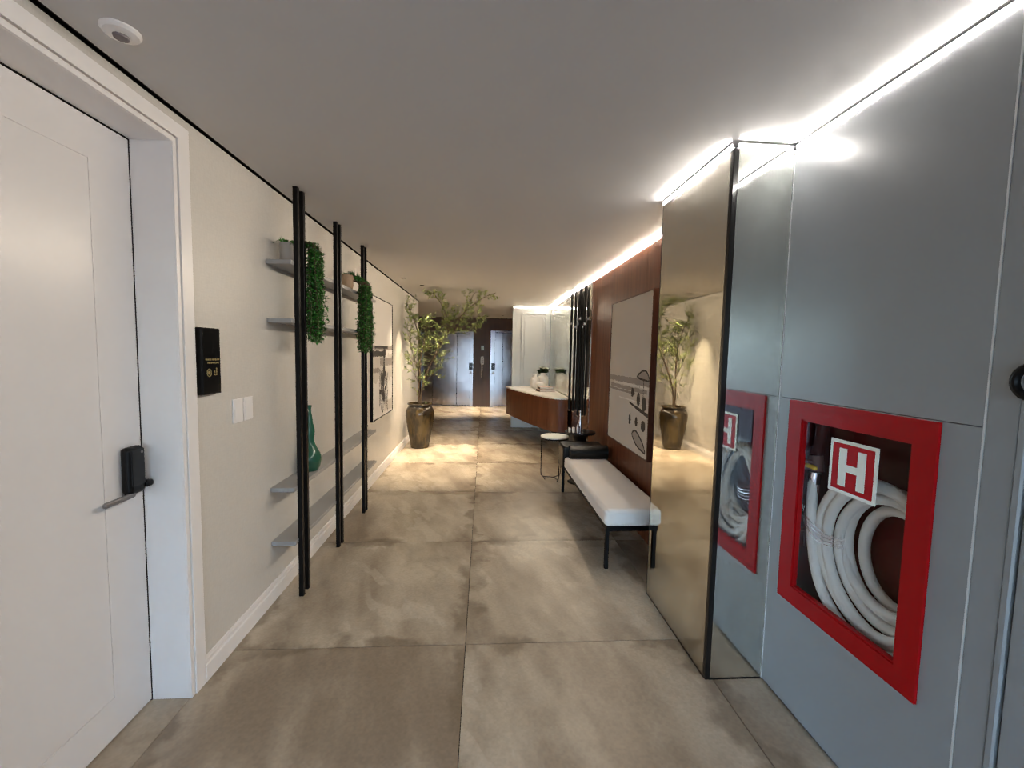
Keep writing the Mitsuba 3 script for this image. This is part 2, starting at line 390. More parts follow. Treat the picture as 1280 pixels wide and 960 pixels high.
# elevator wall
cl = sbox(-3.7, -0.1, 2.2, ZC + 0.1)
LE, RE = (-1.76, -0.22, 2.12), (0.26, 1.30, 2.16)
cl = cl.difference(sbox(LE[0], -0.2, LE[1], LE[2])).difference(sbox(RE[0], -0.2, RE[1], RE[2]))
obj('wall_far', ext(cl, Y_FAR, Y_FAR + 0.35, 'y'), 'brown', smooth=False, kind='structure')
obj('wall_far_core', bx(-3.7, 2.2, Y_FAR + 0.42, Y_FAR + 0.55, -0.1, ZC + 0.1), 'dark_gap', smooth=False, kind='structure')
obj('wall_lobby_right', bx(2.2, 2.3, Y_END, 12.7, -0.1, ZC + 0.1), 'linen', smooth=False, kind='structure')


def elevator(name, x0, x1, zt, seams, jamb):
    d = thing(name, kind='structure')
    yl = Y_FAR + 0.25
    jm = [bx(x0, x0 + jamb, Y_FAR + 0.02, yl + 0.08, 0, zt, 0.003), bx(x1 - jamb, x1, Y_FAR + 0.02, yl + 0.08, 0, zt, 0.003)]
    for m in jm: obj('jamb', m, 'steel', d, smooth=False, label='brushed steel jamb')
    obj('head', bx(x0 + jamb, x1 - jamb, Y_FAR + 0.02, yl + 0.08, zt - 0.05, zt, 0.003), 'steel', d, smooth=False, label='brushed steel head')
    xs = [x0 + jamb] + seams + [x1 - jamb]
    for i, (a, b) in enumerate(zip(xs[:-1], xs[1:])):
        dy = 0.012 * (i % 2)
        obj('leaf', bx(a + 0.003, b - 0.003, yl + dy, yl + 0.03 + dy, 0.012, zt - 0.055, 0.003), 'steel', d, smooth=False, label='brushed steel sliding leaf')
    obj('sill', bx(x0, x1, Y_FAR + 0.2, yl + 0.1, 0.0, 0.011), 'lever_metal', d, smooth=False)
    obj('shaft', bx(x0, x1, yl + 0.05, yl + 0.1, 0, zt), 'dark_gap', d, smooth=False)


elevator('door_2', *LE, [-1.37, -0.69], 0.09)
elevator('door_3', *RE, [0.62], 0.13)

# ------------------------------------------------------------------ LED strips at the wall tops
def led(p0, p1, outn, col, label, weight):
    p0, p1, o = np.array(p0, float), np.array(p1, float), np.array(outn, float)
    th = np.linspace(-np.pi / 2, np.pi * 0.08, 7); r = 0.0135
    ring = [o * (r * math.cos(t)) + np.array([0, 0, r * math.sin(t)]) for t in th]
    V = [p0 + q for q in ring] + [p1 + q for q in ring]; F = []
    n = len(ring)
    for i in range(n - 1):
        F += [[i, i + 1, n + i + 1], [i, n + i + 1, n + i]]
    m = trimesh.Trimesh(V, F, process=False)
    c = m.triangles_center.mean(0) - (p0 + p1) / 2
    if (m.face_normals.mean(0) @ o) < 0: m.invert()
    k = numbered('led_strip')
    scene[k] = {**mikit.ply(m, 'mat_white_paint', False), 'emitter': {'type': 'area', 'radiance': rgb(*col), 'sampling_weight': weight}}
    labels[k] = {'label': label, 'category': 'light strip'}


ZL = 2.4855
led([XR + 0.006, Y_BACK, ZL], [XR + 0.006, 1.884, ZL], (-1, 0, 0), LED_COOL, 'bright white light strip along the top of the grey panelled wall', 3.0)
led([1.176, 1.902, ZL], [1.428, 1.902, ZL], (0, -1, 0), LED_COOL, 'short white light strip on top of the narrow side of the mirrored column', 0.7)
led([1.166, 1.900, ZL], [1.166, 2.648, ZL], (-1, 0, 0), LED_COOL, 'white light strip on top of the wide mirrored column face', 1.4)
led([XR + 0.006, 2.655, ZL], [XR + 0.006, Y_END - 0.016, ZL], (-1, 0, 0), LED_WARM, 'warm light strip above the wood veneer and the far mirror', 3.5)
led([0.675, Y_END - 0.004, ZL], [1.43, Y_END - 0.004, ZL], (0, -1, 0), LED_WARM, 'warm light strip above the pale panelled end wall', 0.9)

for i_, (x, y, tx, ty, pw, lab) in enumerate(DOWNLIGHTS):
    d = thing('downlight', lab, 'downlight')
    h = 0.028
    obj('trim_ring', ext(frame_poly(x - h, x + h, y - h, y + h, 0.006), ZC - 0.003, ZC - 0.0002, 'z'), 'black_metal', d, smooth=False)
    obj('reflector', bx(x - h + 0.006, x + h - 0.006, y - h + 0.006, y + h - 0.006, ZC - 0.0012, ZC - 0.0002), 'black_gloss', d, smooth=False)

# ------------------------------------------------------------------ mirrored column
MX0, MY0, MY1 = 1.16, 1.8975, 2.65
mc = thing('mirrored_column', 'tall mirrored column standing out from the grey wall beside the hydrant box', 'mirror')
obj('core', bx(MX0 + 0.006, XR - 0.001, MY0 + 0.006, MY1 - 0.005, 0.0, ZT), 'dark_gap', mc, smooth=False)
obj('mirror_panel', bx(MX0, MX0 + 0.0055, MY0 + 0.024, MY1 - 0.006, 0.008, ZT), 'mirror', mc, smooth=False, label='wide mirror face towards the corridor')
obj('mirror_panel', bx(MX0 + 0.024, XR - 0.003, MY0, MY0 + 0.0055, 0.008, ZT), 'clear_mirror', mc, smooth=False, label='narrow mirror face showing the hydrant box')
obj('corner_trim', bx(MX0 - 0.001, MX0 + 0.0235, MY0 - 0.001, MY0 + 0.0235, 0.0, ZT, 0.003), 'black_gloss', mc, smooth=False, label='black corner profile')
obj('edge_trim', bx(MX0 - 0.001, MX0 + 0.02, MY1 - 0.006, MY1, 0.0, ZT), 'black_metal', mc, smooth=False)
obj('base_trim', bx(MX0 - 0.001, MX0 + 0.006, MY0 + 0.02, MY1 - 0.006, 0.0, 0.008), 'black_metal', mc, smooth=False)
obj('base_trim', bx(MX0 + 0.02, XR - 0.003, MY0 - 0.001, MY0 + 0.006, 0.0, 0.008), 'black_metal', mc, smooth=False)

# ------------------------------------------------------------------ hydrant box
hb = thing('hydrant_cabinet', 'red framed glass fire hydrant box set into the grey wall', 'hydrant cabinet')
obj('frame', ext(frame_poly(HY0, HY1, HZ0, HZ1, 0.075), XR - 0.010, XR - 0.0002, 'x'), 'red_paint', hb, smooth=False)
obj('frame_lip', ext(frame_poly(HY0 + 0.07, HY1 - 0.07, HZ0 + 0.07, HZ1 - 0.07, 0.012), XR - 0.004, XR + 0.016, 'x'), 'red_paint', hb, smooth=False)
gy, gz = (HY0 + 0.075, HY1 - 0.075), (HZ0 + 0.075, HZ1 - 0.075)
obj('glass_pane', (np.array([[XR + 0.004, gy[0], gz[0]], [XR + 0.004, gy[1], gz[0]], [XR + 0.004, gy[1], gz[1]], [XR + 0.004, gy[0], gz[1]]]), np.array([[0, 1, 2, 3]])), 'glass', hb, smooth=False)
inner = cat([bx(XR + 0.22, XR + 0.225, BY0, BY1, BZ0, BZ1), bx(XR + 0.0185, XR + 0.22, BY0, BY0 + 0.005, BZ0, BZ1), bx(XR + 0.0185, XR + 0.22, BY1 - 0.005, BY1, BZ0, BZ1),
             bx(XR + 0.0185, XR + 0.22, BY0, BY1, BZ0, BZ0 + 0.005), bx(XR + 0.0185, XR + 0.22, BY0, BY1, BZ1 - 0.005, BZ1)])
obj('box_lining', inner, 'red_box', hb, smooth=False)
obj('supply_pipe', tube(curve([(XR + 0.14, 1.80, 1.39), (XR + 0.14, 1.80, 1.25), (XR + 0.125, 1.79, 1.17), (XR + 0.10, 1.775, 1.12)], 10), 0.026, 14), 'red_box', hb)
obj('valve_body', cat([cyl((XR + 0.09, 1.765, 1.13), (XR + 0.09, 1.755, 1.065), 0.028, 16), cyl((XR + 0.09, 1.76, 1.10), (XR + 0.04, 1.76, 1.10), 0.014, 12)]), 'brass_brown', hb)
obj('valve_lever', rounded(XR + 0.03, XR + 0.044, 1.69, 1.775, 1.083, 1.102, 0.007), 'yellow', hb, label='yellow valve lever')
obj('bracket', cat([bx(XR + 0.10, XR + 0.112, 1.805, 1.815, 0.70, 1.0), cyl((XR + 0.1, 1.80, 0.79), (XR + 0.04, 1.785, 0.79), 0.012, 10)]), 'brass_brown', hb, smooth=False)
s0, s1, q0, q1 = 1.378, 1.583, 1.043, 1.247
sg = obj('sign', bx(XR - 0.0012, XR + 0.002, s0, s1, q0, q1), 'sign_white', hb, smooth=False, label='white-bordered red sign with a white letter H')
obj('field', bx(XR - 0.0022, XR - 0.0011, s0 + 0.013, s1 - 0.013, q0 + 0.013, q1 - 0.013), 'sign_red', sg, smooth=False)
yc, zc, hw, hh, st = (s0 + s1) / 2, (q0 + q1) / 2, 0.058, 0.072, 0.034
hp = sbox(yc - hw, zc - hh, yc - hw + st, zc + hh).union(sbox(yc + hw - st, zc - hh, yc + hw, zc + hh)).union(sbox(yc - hw, zc - 0.015, yc + hw, zc + 0.013))
obj('letter', ext(hp, XR - 0.0034, XR - 0.0021, 'x'), 'sign_white', sg, smooth=False)

# hose: a coil hung in the box
hs = thing('fire_hose', 'coiled white fire hose inside the red glass-fronted box', 'hose')
pts = []
turns = 7
for i in range(int((turns - 0.5) * 40) + 1):
    t = i / 40; a = 2 * np.pi * t
    k = t / turns
    ry = 0.275 - 0.125 * k + 0.012 * math.sin(3.1 * t)
    rz = 0.305 - 0.13 * k + 0.012 * math.sin(5.3 * t + 1)
    cyy = 1.425 + 0.012 * math.sin(1.7 * t); czz = 0.815 - 0.02 * math.cos(2.3 * t)
    pts.append((XR + 0.050 + 0.13 * k + 0.010 * math.sin(a * 0.37), cyy + ry * math.cos(a - 0.12), czz - rz * math.sin(a - 0.12)))
lead = [(XR + 0.07, 1.742, 1.045), (XR + 0.062, 1.735, 0.95), (XR + 0.055, 1.718, 0.84)]
hose = tube(curve(lead + pts[6::4], 480), 0.0205, 12)
obj('coil', hose, 'hose', hs, smooth=True)
obj('coupling', cat([cyl((XR + 0.072, 1.744, 1.062), (XR + 0.07, 1.742, 1.035), 0.026, 18), cyl((XR + 0.071, 1.743, 1.045), (XR + 0.0705, 1.742, 1.012), 0.0225, 18)]), 'chrome', hs, label='chrome hose coupling')
obj('collar', cyl((XR + 0.0705, 1.742, 1.012), (XR + 0.067, 1.740, 0.975), 0.0215, 18), 'brass_brown', hs)
wires = []
for j in range(4):
    z = 0.855 - 0.012 * j
    wires.append(tube(curve([(XR + 0.05, 1.79 - 0.01 * j, z + 0.06 + 0.01 * j), (XR + 0.03, 1.73, z + 0.025), (XR + 0.022, 1.66, z - 0.005 * j), (XR + 0.03, 1.57, z - 0.01), (XR + 0.05, 1.545, z - 0.005)], 12), 0.0017, 6))
obj('wire_tie', cat(wires), 'chrome', hs, label='thin twisted wire ties')

# ring pull on the door at the right edge
rp = thing('door_pull', 'round black ring pull on the grey door at the right edge', 'door handle')
a_ = np.linspace(0, 2 * np.pi, 40, endpoint=False)
obj('ring', tube(np.stack([np.full(40, XR - 0.03), 0.958 + 0.040 * np.cos(a_), 1.507 + 0.040 * np.sin(a_)], 1), 0.010, 12, closed=True), 'black_metal', rp)
obj('stem', cyl((XR - 0.03, 0.958, 1.467), (XR - 0.001, 0.958, 1.467), 0.008, 12), 'chrome', rp)
obj('plate', cyl((XR - 0.006, 0.958, 1.467), (XR - 0.001, 0.958, 1.467), 0.016, 16), 'chrome', rp)

# ------------------------------------------------------------------ left wall: lock, intercom, switches, smoke detector
lk = thing('smart_lock', 'black electronic door lock with a lever on the white door', 'door lock')
obj('body', rounded(LX, LX + 0.042, 1.768, 1.852, 0.950, 1.145, 0.018), 'black_plastic', lk)
obj('screen', rounded(LX + 0.036, LX + 0.044, 1.777, 1.843, 0.985, 1.134, 0.004), 'black_gloss', lk)
obj('button', cyl((LX + 0.043, 1.828, 1.120), (LX + 0.0455, 1.828, 1.120), 0.006, 14), 'lever_metal', lk)
obj('lever', cat([rounded(LX + 0.024, LX + 0.040, 1.655, 1.80, 0.940, 0.962, 0.008), cyl((LX, 1.79, 0.951), (LX + 0.036, 1.79, 0.951), 0.011, 14)]), 'lever_metal', lk, label='grey metal lever')
obj('latch_knob', rounded(LX, LX + 0.05, 1.845, 1.882, 0.965, 0.993, 0.010), 'black_plastic', lk)

ic = thing('intercom', 'black glass intercom panel with gold lettering beside the door frame', 'intercom')
IX = XL
obj('body', bx(IX, IX + 0.03, 1.993, 2.128, 1.335, 1.637, 0.003), 'black_plastic', ic, smooth=False)
obj('face', bx(IX + 0.03, IX + 0.0325, 1.995, 2.118, 1.338, 1.634, 0.001), 'black_gloss', ic, smooth=False)
gl = []
for z, ws in ((1.494, [(2.012, 2.052), (2.057, 2.108)]), (1.479, [(2.026, 2.046), (2.052, 2.104)])):
    for a, b in ws:
        for yy in np.arange(a, b, 0.0085):
            gl.append(bx(IX + 0.0325, IX + 0.033, yy, yy + 0.0055, z - 0.004, z + 0.004))
obj('lettering', cat(gl), 'gold', ic, smooth=False, label='small gold lettering')
obj('emblem', cat([tube([(IX + 0.0328, 2.036 + 0.015 * math.cos(t), 1.434 + 0.017 * math.sin(t)) for t in np.linspace(0, 6.283, 24, endpoint=False)], 0.0022, 6, closed=True),
                   cyl((IX + 0.0325, 2.036, 1.434), (IX + 0.0332, 2.036, 1.434), 0.009, 14)]), 'gold', ic, label='round gold emblem')
obj('icon', cat([bx(IX + 0.0325, IX + 0.033, 2.072 + 0.014 * i, 2.081 + 0.014 * i, 1.42 + 0.013 * j, 1.429 + 0.013 * j) for i in range(2) for j in range(3) if (i, j) != (0, 2)]), 'gold', ic, smooth=False)

for (a, b, lab) in ((2.262, 2.350, 'white square light switch plate nearer the intercom'), (2.358, 2.446, 'white light switch plate nearer the open shelves')):
    s = thing('light_switch', lab, 'light switch')
    obj('plate', bx(XL, XL + 0.008, a, b, 1.162, 1.286, 0.002), 'white_paint', s, smooth=False)
    obj('rocker', bx(XL + 0.008, XL + 0.0105, a + 0.01, b - 0.01, 1.176, 1.272, 0.001), 'white_paint', s, smooth=False)

sd = thing('smoke_detector', 'round white smoke detector on the ceiling above the door', 'smoke detector')
obj('housing', lathe([(0, ZC), (0.05, ZC), (0.05, ZC - 0.006), (0.044, ZC - 0.013), (0.024, ZC - 0.018), (0, ZC - 0.018)], -1.035, 1.45, 0, 36), 'white_paint', sd)
obj('sensor', lathe([(0, ZC - 0.0175), (0.021, ZC - 0.0175), (0.019, ZC - 0.024), (0, ZC - 0.026)], -1.035, 1.45, 0, 28), 'sensor', sd)

# ------------------------------------------------------------------ shelving on the left wall
PX, PW = -1.046, 0.028
su = thing('shelving_unit', 'grey wall shelves held by black floor-to-ceiling post pairs', 'shelving unit')
for y in (2.690, 2.772, 3.372, 3.447, 4.090, 4.168):
    obj('post', bx(PX - PW / 2, PX + PW / 2, y - PW / 2, y + PW / 2, 0.0, ZC, 0.002), 'black_metal', su, smooth=False)
SHZ = (2.068, 1.728, 0.708, 0.374)
for z in SHZ:
    obj('shelf', bx(XL + 0.001, PX - PW / 2 + 0.004, 2.632, 4.62, z - 0.026, z, 0.002), 'shelf_grey', su, smooth=False)

single('gourd_vase', lathe([(0, 0), (0.045, 0.0), (0.05, 0.006), (0.068, 0.05), (0.072, 0.085), (0.058, 0.13), (0.034, 0.18), (0.026, 0.215), (0.030, 0.25), (0.030, 0.285), (0.020, 0.335), (0.013, 0.39), (0.011, 0.435), (0.013, 0.455), (0.009, 0.456), (0.0, 0.44)], -1.118, 3.03, 0.7085, 40, 90),
       'green_glass', 'dark green gourd-shaped vase with a thin neck on the grey shelf', 'vase', smooth=True)


def leaf_mesh(L, W, droop=0.2):
    v = np.array([[0, 0, 0], [0.35 * L, -W / 2, 0.12 * W], [0.35 * L, W / 2, 0.12 * W], [0.45 * L, 0, -0.05 * W], [L, 0, -droop * L]], float)
    f = np.array([[0, 1, 3], [0, 3, 2], [1, 4, 3], [3, 4, 2]])
    return v, f


def leaf_cloud(places, sizes, aspect, dirs, tones, c0, c1):
    """One mesh of leaves at the places, pointing along dirs; its colours run from c0 to c1 by tones."""
    V, F, C = [], [], []; n = 0
    r = np.random.default_rng(len(places))
    for p, s, d, t in zip(places, sizes, dirs, tones):
        v, f = leaf_mesh(s, s * aspect, 0.15 + 0.2 * r.random())
        d = d / (np.linalg.norm(d) + 1e-9); a = r.normal(size=3); w = np.cross(d, a); w /= np.linalg.norm(w) + 1e-9; u = np.cross(w, d)
        V.append(p + v[:, :1] * d + v[:, 1:2] * w + v[:, 2:] * u); F.append(f + n); n += len(v)
        C.append(np.tile(np.array(c0) * (1 - t) + np.array(c1) * t, (len(v), 1)))
    return trimesh.Trimesh(np.vstack(V), np.vstack(F), process=False), np.vstack(C)


def trailing(px, py, pmat, prof, hang, ztop, zbot, n, seed, label, tag=None):
    r = np.random.default_rng(seed)
    t = thing('trailing_plant', label, 'potted plant')
    zs = SHZ[0]
    obj('pot', lathe(prof, px, py, zs + 0.0005, 32), pmat, t)
    hz = max(q[1] for q in prof)
    obj('soil', lathe([(0, hz - 0.012), (max(q[0] for q in prof) - 0.007, hz - 0.012), (0, hz - 0.006)], px, py, zs, 20), 'soil', t)
    P, S, D, K, stems = [], [], [], [], []
    (hx0, hx1), (hy0, hy1) = hang
    for i in range(n):
        hx, hy = r.uniform(hx0, hx1), r.uniform(hy0, hy1)
        bridge = i % 3 == 0
        zb = zbot + (ztop - zbot) * 0.16 * r.random() ** 1.5
        top = np.array([px + 0.2 * (hx - px), py + 0.5 * (hy - py), zs + hz + 0.005 + 0.025 * r.random()])
        path = curve([[hx, hy, ztop + 0.008 * r.normal()], [hx + 0.004 * r.normal(), hy, ztop - 0.1], [hx + 0.010 * r.normal(), hy + 0.010 * r.normal(), (ztop + zb) / 2], [hx + 0.012 * r.normal(), hy + 0.012 * r.normal(), zb]], 36)
        if bridge:
            stems.append(tube(curve([top, [0.5 * px + 0.5 * hx, 0.5 * py + 0.5 * hy, ztop + 0.005], [hx, hy, ztop]], 8), 0.0012, 4, caps=False))
            for q in np.linspace(top, [hx, hy, ztop], 12):
                for _ in range(2):
                    P.append(q + r.normal(size=3) * 0.006); S.append(0.02); D.append(r.normal(size=3) + np.array([0.2, 0, 0])); K.append(np.clip(0.45 + 0.3 * r.normal(), 0, 1))
        stems.append(tube(path[::5], 0.0012, 4, caps=False))
        for q in path[2:]:
            for _ in range(2):
                dd = r.normal(size=3) * np.array([1, 1, 0.5]) + np.array([0.25, 0, -0.5])
                P.append(q + r.normal(size=3) * 0.004); S.append(0.016 + 0.014 * r.random()); D.append(dd); K.append(np.clip(0.45 + 0.3 * r.normal(), 0, 1))
    for i in range(70):
        dd = r.normal(size=3); dd[2] = abs(dd[2]) * 0.8
        P.append(np.array([px, py, zs + hz]) + r.normal(size=3) * np.array([0.025, 0.025, 0.006])); S.append(0.028); D.append(dd); K.append(r.random())
    m, c = leaf_cloud(P, S, 0.45, D, K, (0.006, 0.045, 0.006), (0.045, 0.19, 0.02))
    k = obj('foliage', m, 'leaf', t, smooth=False, color=c, kind='stuff')
    obj('stems', cat(stems), 'bark', t, smooth=False, kind='stuff')
    if tag is not None:
        obj('tag', bx(tag[0] - 0.001, tag[0] + 0.001, tag[1] - 0.018, tag[1] + 0.018, tag[2] - 0.03, tag[2] + 0.03), 'paper', t, smooth=False, label='white paper tag')


trailing(-1.118, 2.745, 'grey_ceramic', [(0, 0), (0.040, 0), (0.047, 0.02), (0.050, 0.10), (0.046, 0.115), (0.042, 0.115), (0.042, 0.1), (0, 0.1)],
         ((-1.03, -0.985), (2.80, 2.945)), 2.20, 1.60, 90, 3, 'trailing green plant in a grey pot at the near end of the top shelf')
trailing(-1.118, 3.86, 'tan_pot', [(0, 0), (0.045, 0), (0.055, 0.03), (0.056, 0.11), (0.05, 0.125), (0.046, 0.125), (0.046, 0.11), (0, 0.11)],
         ((-1.03, -0.955), (3.87, 4.035)), 2.14, 1.53, 90, 5, 'trailing green plant in a tan pot between the second and third post pairs', tag=(-1.03, 3.82, 2.215))

# ------------------------------------------------------------------ framed pictures
def blob(pts, n=40):
    return Polygon(curve(pts, n, closed=True)).buffer(0)


def wall_picture(name, label, wall_x, s, y0, y1, z0, z1, depth, fw_, ground, frame_mat, shapes):
    """s: +1 the picture looks to +x, -1 to -x. shapes: (polygon in (u, v) from 0 to 1, material, layer)."""
    t = thing(name, label, 'picture')
    xa, xb = sorted((wall_x, wall_x + s * depth))
    obj('frame', ext(frame_poly(y0, y1, z0, z1, fw_), xa, xb, 'x'), frame_mat, t, smooth=False)
    xa, xb = sorted((wall_x, wall_x + s * (depth - 0.006)))
    cv = obj('canvas', bx(xa, xb, y0 + fw_, y1 - fw_, z0 + fw_, z1 - fw_), ground, t, smooth=False)
    by = {}
    Wd, Hd = y1 - y0 - 2 * fw_, z1 - z0 - 2 * fw_
    for nm, poly, mat, lay in shapes:
        q = np.array(poly.exterior.coords)[:, :2] if False else None
        from shapely import affinity
        pp = affinity.affine_transform(poly.intersection(sbox(0, 0, 1, 1)), [Wd, 0, 0, Hd, y0 + fw_, z0 + fw_])
        a = wall_x + s * (depth - 0.006 + 0.0004 * (lay - 1)); b = wall_x + s * (depth - 0.006 + 0.0004 * lay)
        for g in getattr(pp, 'geoms', [pp]):
            if g.area > 1e-7:
                by.setdefault((nm, mat), []).append(ext(g, min(a, b), max(a, b), 'x'))
    for (nm, mat), ms in by.items():
        obj(nm, cat(ms), mat, cv, smooth=False)


def ragged(u0, u1, v, h, seed, n=26):
    r = np.random.default_rng(seed); u = np.linspace(u0, u1, n)
    a = v + h * (0.5 + 0.35 * r.random(n)); b = v - h * (0.5 + 0.35 * r.random(n))
    return Polygon(np.r_[np.c_[u, a], np.c_[u[::-1], b[::-1]]]).buffer(0)


rr = np.random.default_rng(11)
shp = [('wet_sand', ragged(0, 1, 0.42, 0.16, 31), 'print_taupe', 1), ('wet_sand', ragged(0.35, 1, 0.47, 0.05, 32), 'print_mid', 2), ('wet_sand', ragged(0.0, 0.3, 0.405, 0.03, 36), 'print_mid', 2), ('wet_sand', ragged(0.55, 1.0, 0.07, 0.07, 37), 'print_taupe', 1),
       ('horizon', ragged(0, 1, 0.592, 0.024, 33), 'print_mid', 2), ('horizon', ragged(0.1, 0.75, 0.597, 0.016, 34), 'print_dark', 3),
       ('jetty', ragged(0, 0.60, 0.542, 0.036, 35), 'print_dark', 3), ('jetty', blob([(0.5, 0.56), (0.62, 0.565), (0.62, 0.525), (0.56, 0.505), (0.5, 0.525)]), 'print_dark', 3)]
shp.append(('figures', blob([(0.55, 0.52), (0.575, 0.44), (0.60, 0.37), (0.56, 0.30), (0.53, 0.22), (0.52, 0.12), (0.49, 0.12), (0.48, 0.24), (0.45, 0.30), (0.47, 0.37), (0.51, 0.44)]), 'print_dark', 4))
for k in range(6):
    u = 0.33 + 0.075 * k + (0.02 if k > 2 else 0)
    c = 0.33 - 0.03 * (k % 3); hgt = 0.10 + 0.03 * rr.random()
    for sgn, cc in ((1, c), (-1, c - 0.17)):
        el = blob([(u - 0.03, cc), (u, cc + hgt * 0.8), (u + 0.028, cc), (u, cc - hgt * 0.7)])
        shp.append(('figures', el.difference(el.buffer(-0.011)), 'print_dark', 4))
for (u, v, w, h) in ((0.44, 0.33, 0.05, 0.03), (0.60, 0.36, 0.05, 0.025), (0.36, 0.215, 0.05, 0.02), (0.62, 0.235, 0.05, 0.02), (0.48, 0.20, 0.05, 0.03), (0.42, 0.3, 0.02, 0.09), (0.55, 0.16, 0.03, 0.05)):
    shp.append(('figures', blob([(u - w, v), (u, v + h), (u + w, v), (u, v - h)]), 'print_dark', 4))
wall_picture('framed_picture', 'tall black and white beach print on the left wall behind the shelves', XL, 1, 4.93, 5.995, 0.73, 2.165, 0.03, 0.008, 'print_light', 'black_metal', shp)

# on the wood wall; u runs along +y, so the figures at the near edge have small u
sh2 = [('shoreline', ragged(0, 1, 0.455, 0.028, 41), 'print_mid', 1), ('shoreline', ragged(0.05, 0.95, 0.400, 0.018, 42), 'print_mid', 1), ('shoreline', ragged(0.3, 1.0, 0.375, 0.012, 43), 'print_mid', 1),
       ('shoreline', ragged(0, 0.85, 0.425, 0.01, 44), 'print_light', 2), ('shoreline', ragged(0, 0.7, 0.325, 0.006, 45), 'print_light', 1)]
um = blob([(0.02, 0.50), (0.10, 0.535), (0.2, 0.52), (0.27, 0.485), (0.2, 0.47), (0.08, 0.465), (0.0, 0.475)])
sh2 += [('umbrella', um, 'print_mid', 2), ('umbrella', um.difference(um.buffer(-0.012)), 'print_dark', 3), ('umbrella', sbox(0.118, 0.33, 0.126, 0.47), 'print_dark', 3),
        ('umbrella', sbox(0.205, 0.36, 0.211, 0.47), 'print_mid', 3)]
for (u, v, w, h) in ((0.36, 0.385, 0.022, 0.026), (0.22, 0.352, 0.028, 0.036), (0.10, 0.335, 0.04, 0.034), (0.40, 0.205, 0.016, 0.036), (0.25, 0.205, 0.022, 0.026), (0.10, 0.20, 0.04, 0.024)):
    sh2.append(('figures', blob([(u - w, v - h), (u - w * 0.7, v + h * 0.8), (u, v + h), (u + w * 0.8, v + h * 0.7), (u + w, v - h)]), 'print_dark', 3))
sh2 += [('figures', Polygon([(0.0, 0.275), (0.42, 0.315), (0.42, 0.303), (0.2, 0.272), (0.0, 0.25)]), 'print_dark', 3), ('figures', sbox(0.41, 0.3, 0.418, 0.38), 'print_dark', 3)]
um2 = blob([(0.34, 0.115), (0.28, 0.145), (0.16, 0.12), (0.05, 0.06), (0.03, 0.035), (0.1, 0.03), (0.26, 0.06)])
sh2 += [('reflection', um2, 'print_mid', 2), ('reflection', um2.difference(um2.buffer(-0.012)), 'print_dark', 3), ('reflection', sbox(0.20, 0.13, 0.206, 0.2), 'print_mid', 3)]
wall_picture('framed_picture', 'beach print with umbrella in a dark wood frame above the bench', XR, -1, 3.30, 4.405, 0.70, 2.075, 0.06, 0.012, 'print_taupe', 'dark_wood', sh2)

# ------------------------------------------------------------------ bench
bn = thing('bench', 'pale upholstered bench with black arm and legs against the wood wall', 'bench')
BX0, BX1, BYA, BYB = 0.95, 1.40, 2.93, 4.74
seat = rounded(BX0, BX1, BYA, 4.50, 0.325, 0.452, 0.035, 24)
obj('seat', seat, 'fabric', bn)
obj('seat_frame', bx(BX0 + 0.02, BX1 - 0.02, BYA + 0.02, BYB, 0.288, 0.327, 0.003), 'black_metal', bn, smooth=False)
for (x, y) in ((BX0 + 0.035, BYA + 0.05), (BX1 - 0.035, BYA + 0.05), (BX0 + 0.035, BYB - 0.04), (BX1 - 0.035, BYB - 0.04)):
    obj('leg', bx(x - 0.014, x + 0.014, y - 0.014, y + 0.014, 0.0, 0.29, 0.002), 'black_metal', bn, smooth=False)
arm = manifold3d.Manifold.cylinder(BX1 - BX0 - 0.05, 0.075, 0.075, 40).rotate((0, 90, 0)).translate((BX0 + 0.045, 4.44, 0.515))
obj('bolster', arm, 'black_leather', bn, label='black leather bolster roll')
obj('armrest', rounded(BX0 - 0.015, BX1, 4.50, 4.78, 0.30, 0.565, 0.03, 20), 'black_leather', bn, label='black leather armrest block')

# ------------------------------------------------------------------ side tables and small things
st_ = thing('side_table', 'round side table with a white top and thin black wire base', 'side table')
sx, sy = 0.955, 5.15
obj('tabletop', lathe([(0, 0.532), (0.165, 0.532), (0.172, 0.536), (0.172, 0.548), (0.168, 0.552), (0, 0.552)], sx, sy, 0, 48), 'sign_white', st_)
obj('rim', lathe([(0.160, 0.520), (0.170, 0.520), (0.170, 0.532), (0.160, 0.532), (0.160, 0.520)], sx, sy, 0, 48), 'black_metal', st_)
for a in (math.radians(-78), math.radians(170), math.radians(48)):
    c, s = math.cos(a), math.sin(a)
    path = [(sx + 0.16 * c, sy + 0.16 * s, 0.525), (sx + 0.16 * c, sy + 0.16 * s, 0.10), (sx + 0.155 * c, sy + 0.155 * s, 0.06), (sx + 0.13 * c, sy + 0.13 * s, 0.038), (sx, sy, 0.036)]
    obj('rod', tube(path, 0.005, 8), 'black_metal', st_)
    obj('foot', tube([(sx + 0.13 * c, sy + 0.13 * s, 0.038), (sx + 0.105 * c, sy + 0.105 * s, 0.004)], [0.005, 0.004], 8), 'black_metal', st_)

bt = thing('side_table', 'round black pedestal side table behind the bench arm', 'side table')
tx_, ty_ = 1.245, 5.06
obj('tabletop', lathe([(0, 0.600), (0.175, 0.600), (0.182, 0.606), (0.182, 0.62), (0.178, 0.625), (0, 0.625)], tx_, ty_, 0, 48), 'black_gloss', bt)
obj('stem', lathe([(0, 0.02), (0.05, 0.02), (0.06, 0.3), (0.085, 0.56), (0.12, 0.6), (0, 0.6)], tx_, ty_, 0, 36), 'black_metal', bt)
obj('base', lathe([(0, 0), (0.13, 0), (0.135, 0.006), (0.12, 0.018), (0, 0.022)], tx_, ty_, 0, 40), 'black_metal', bt)
TZ = 0.6255


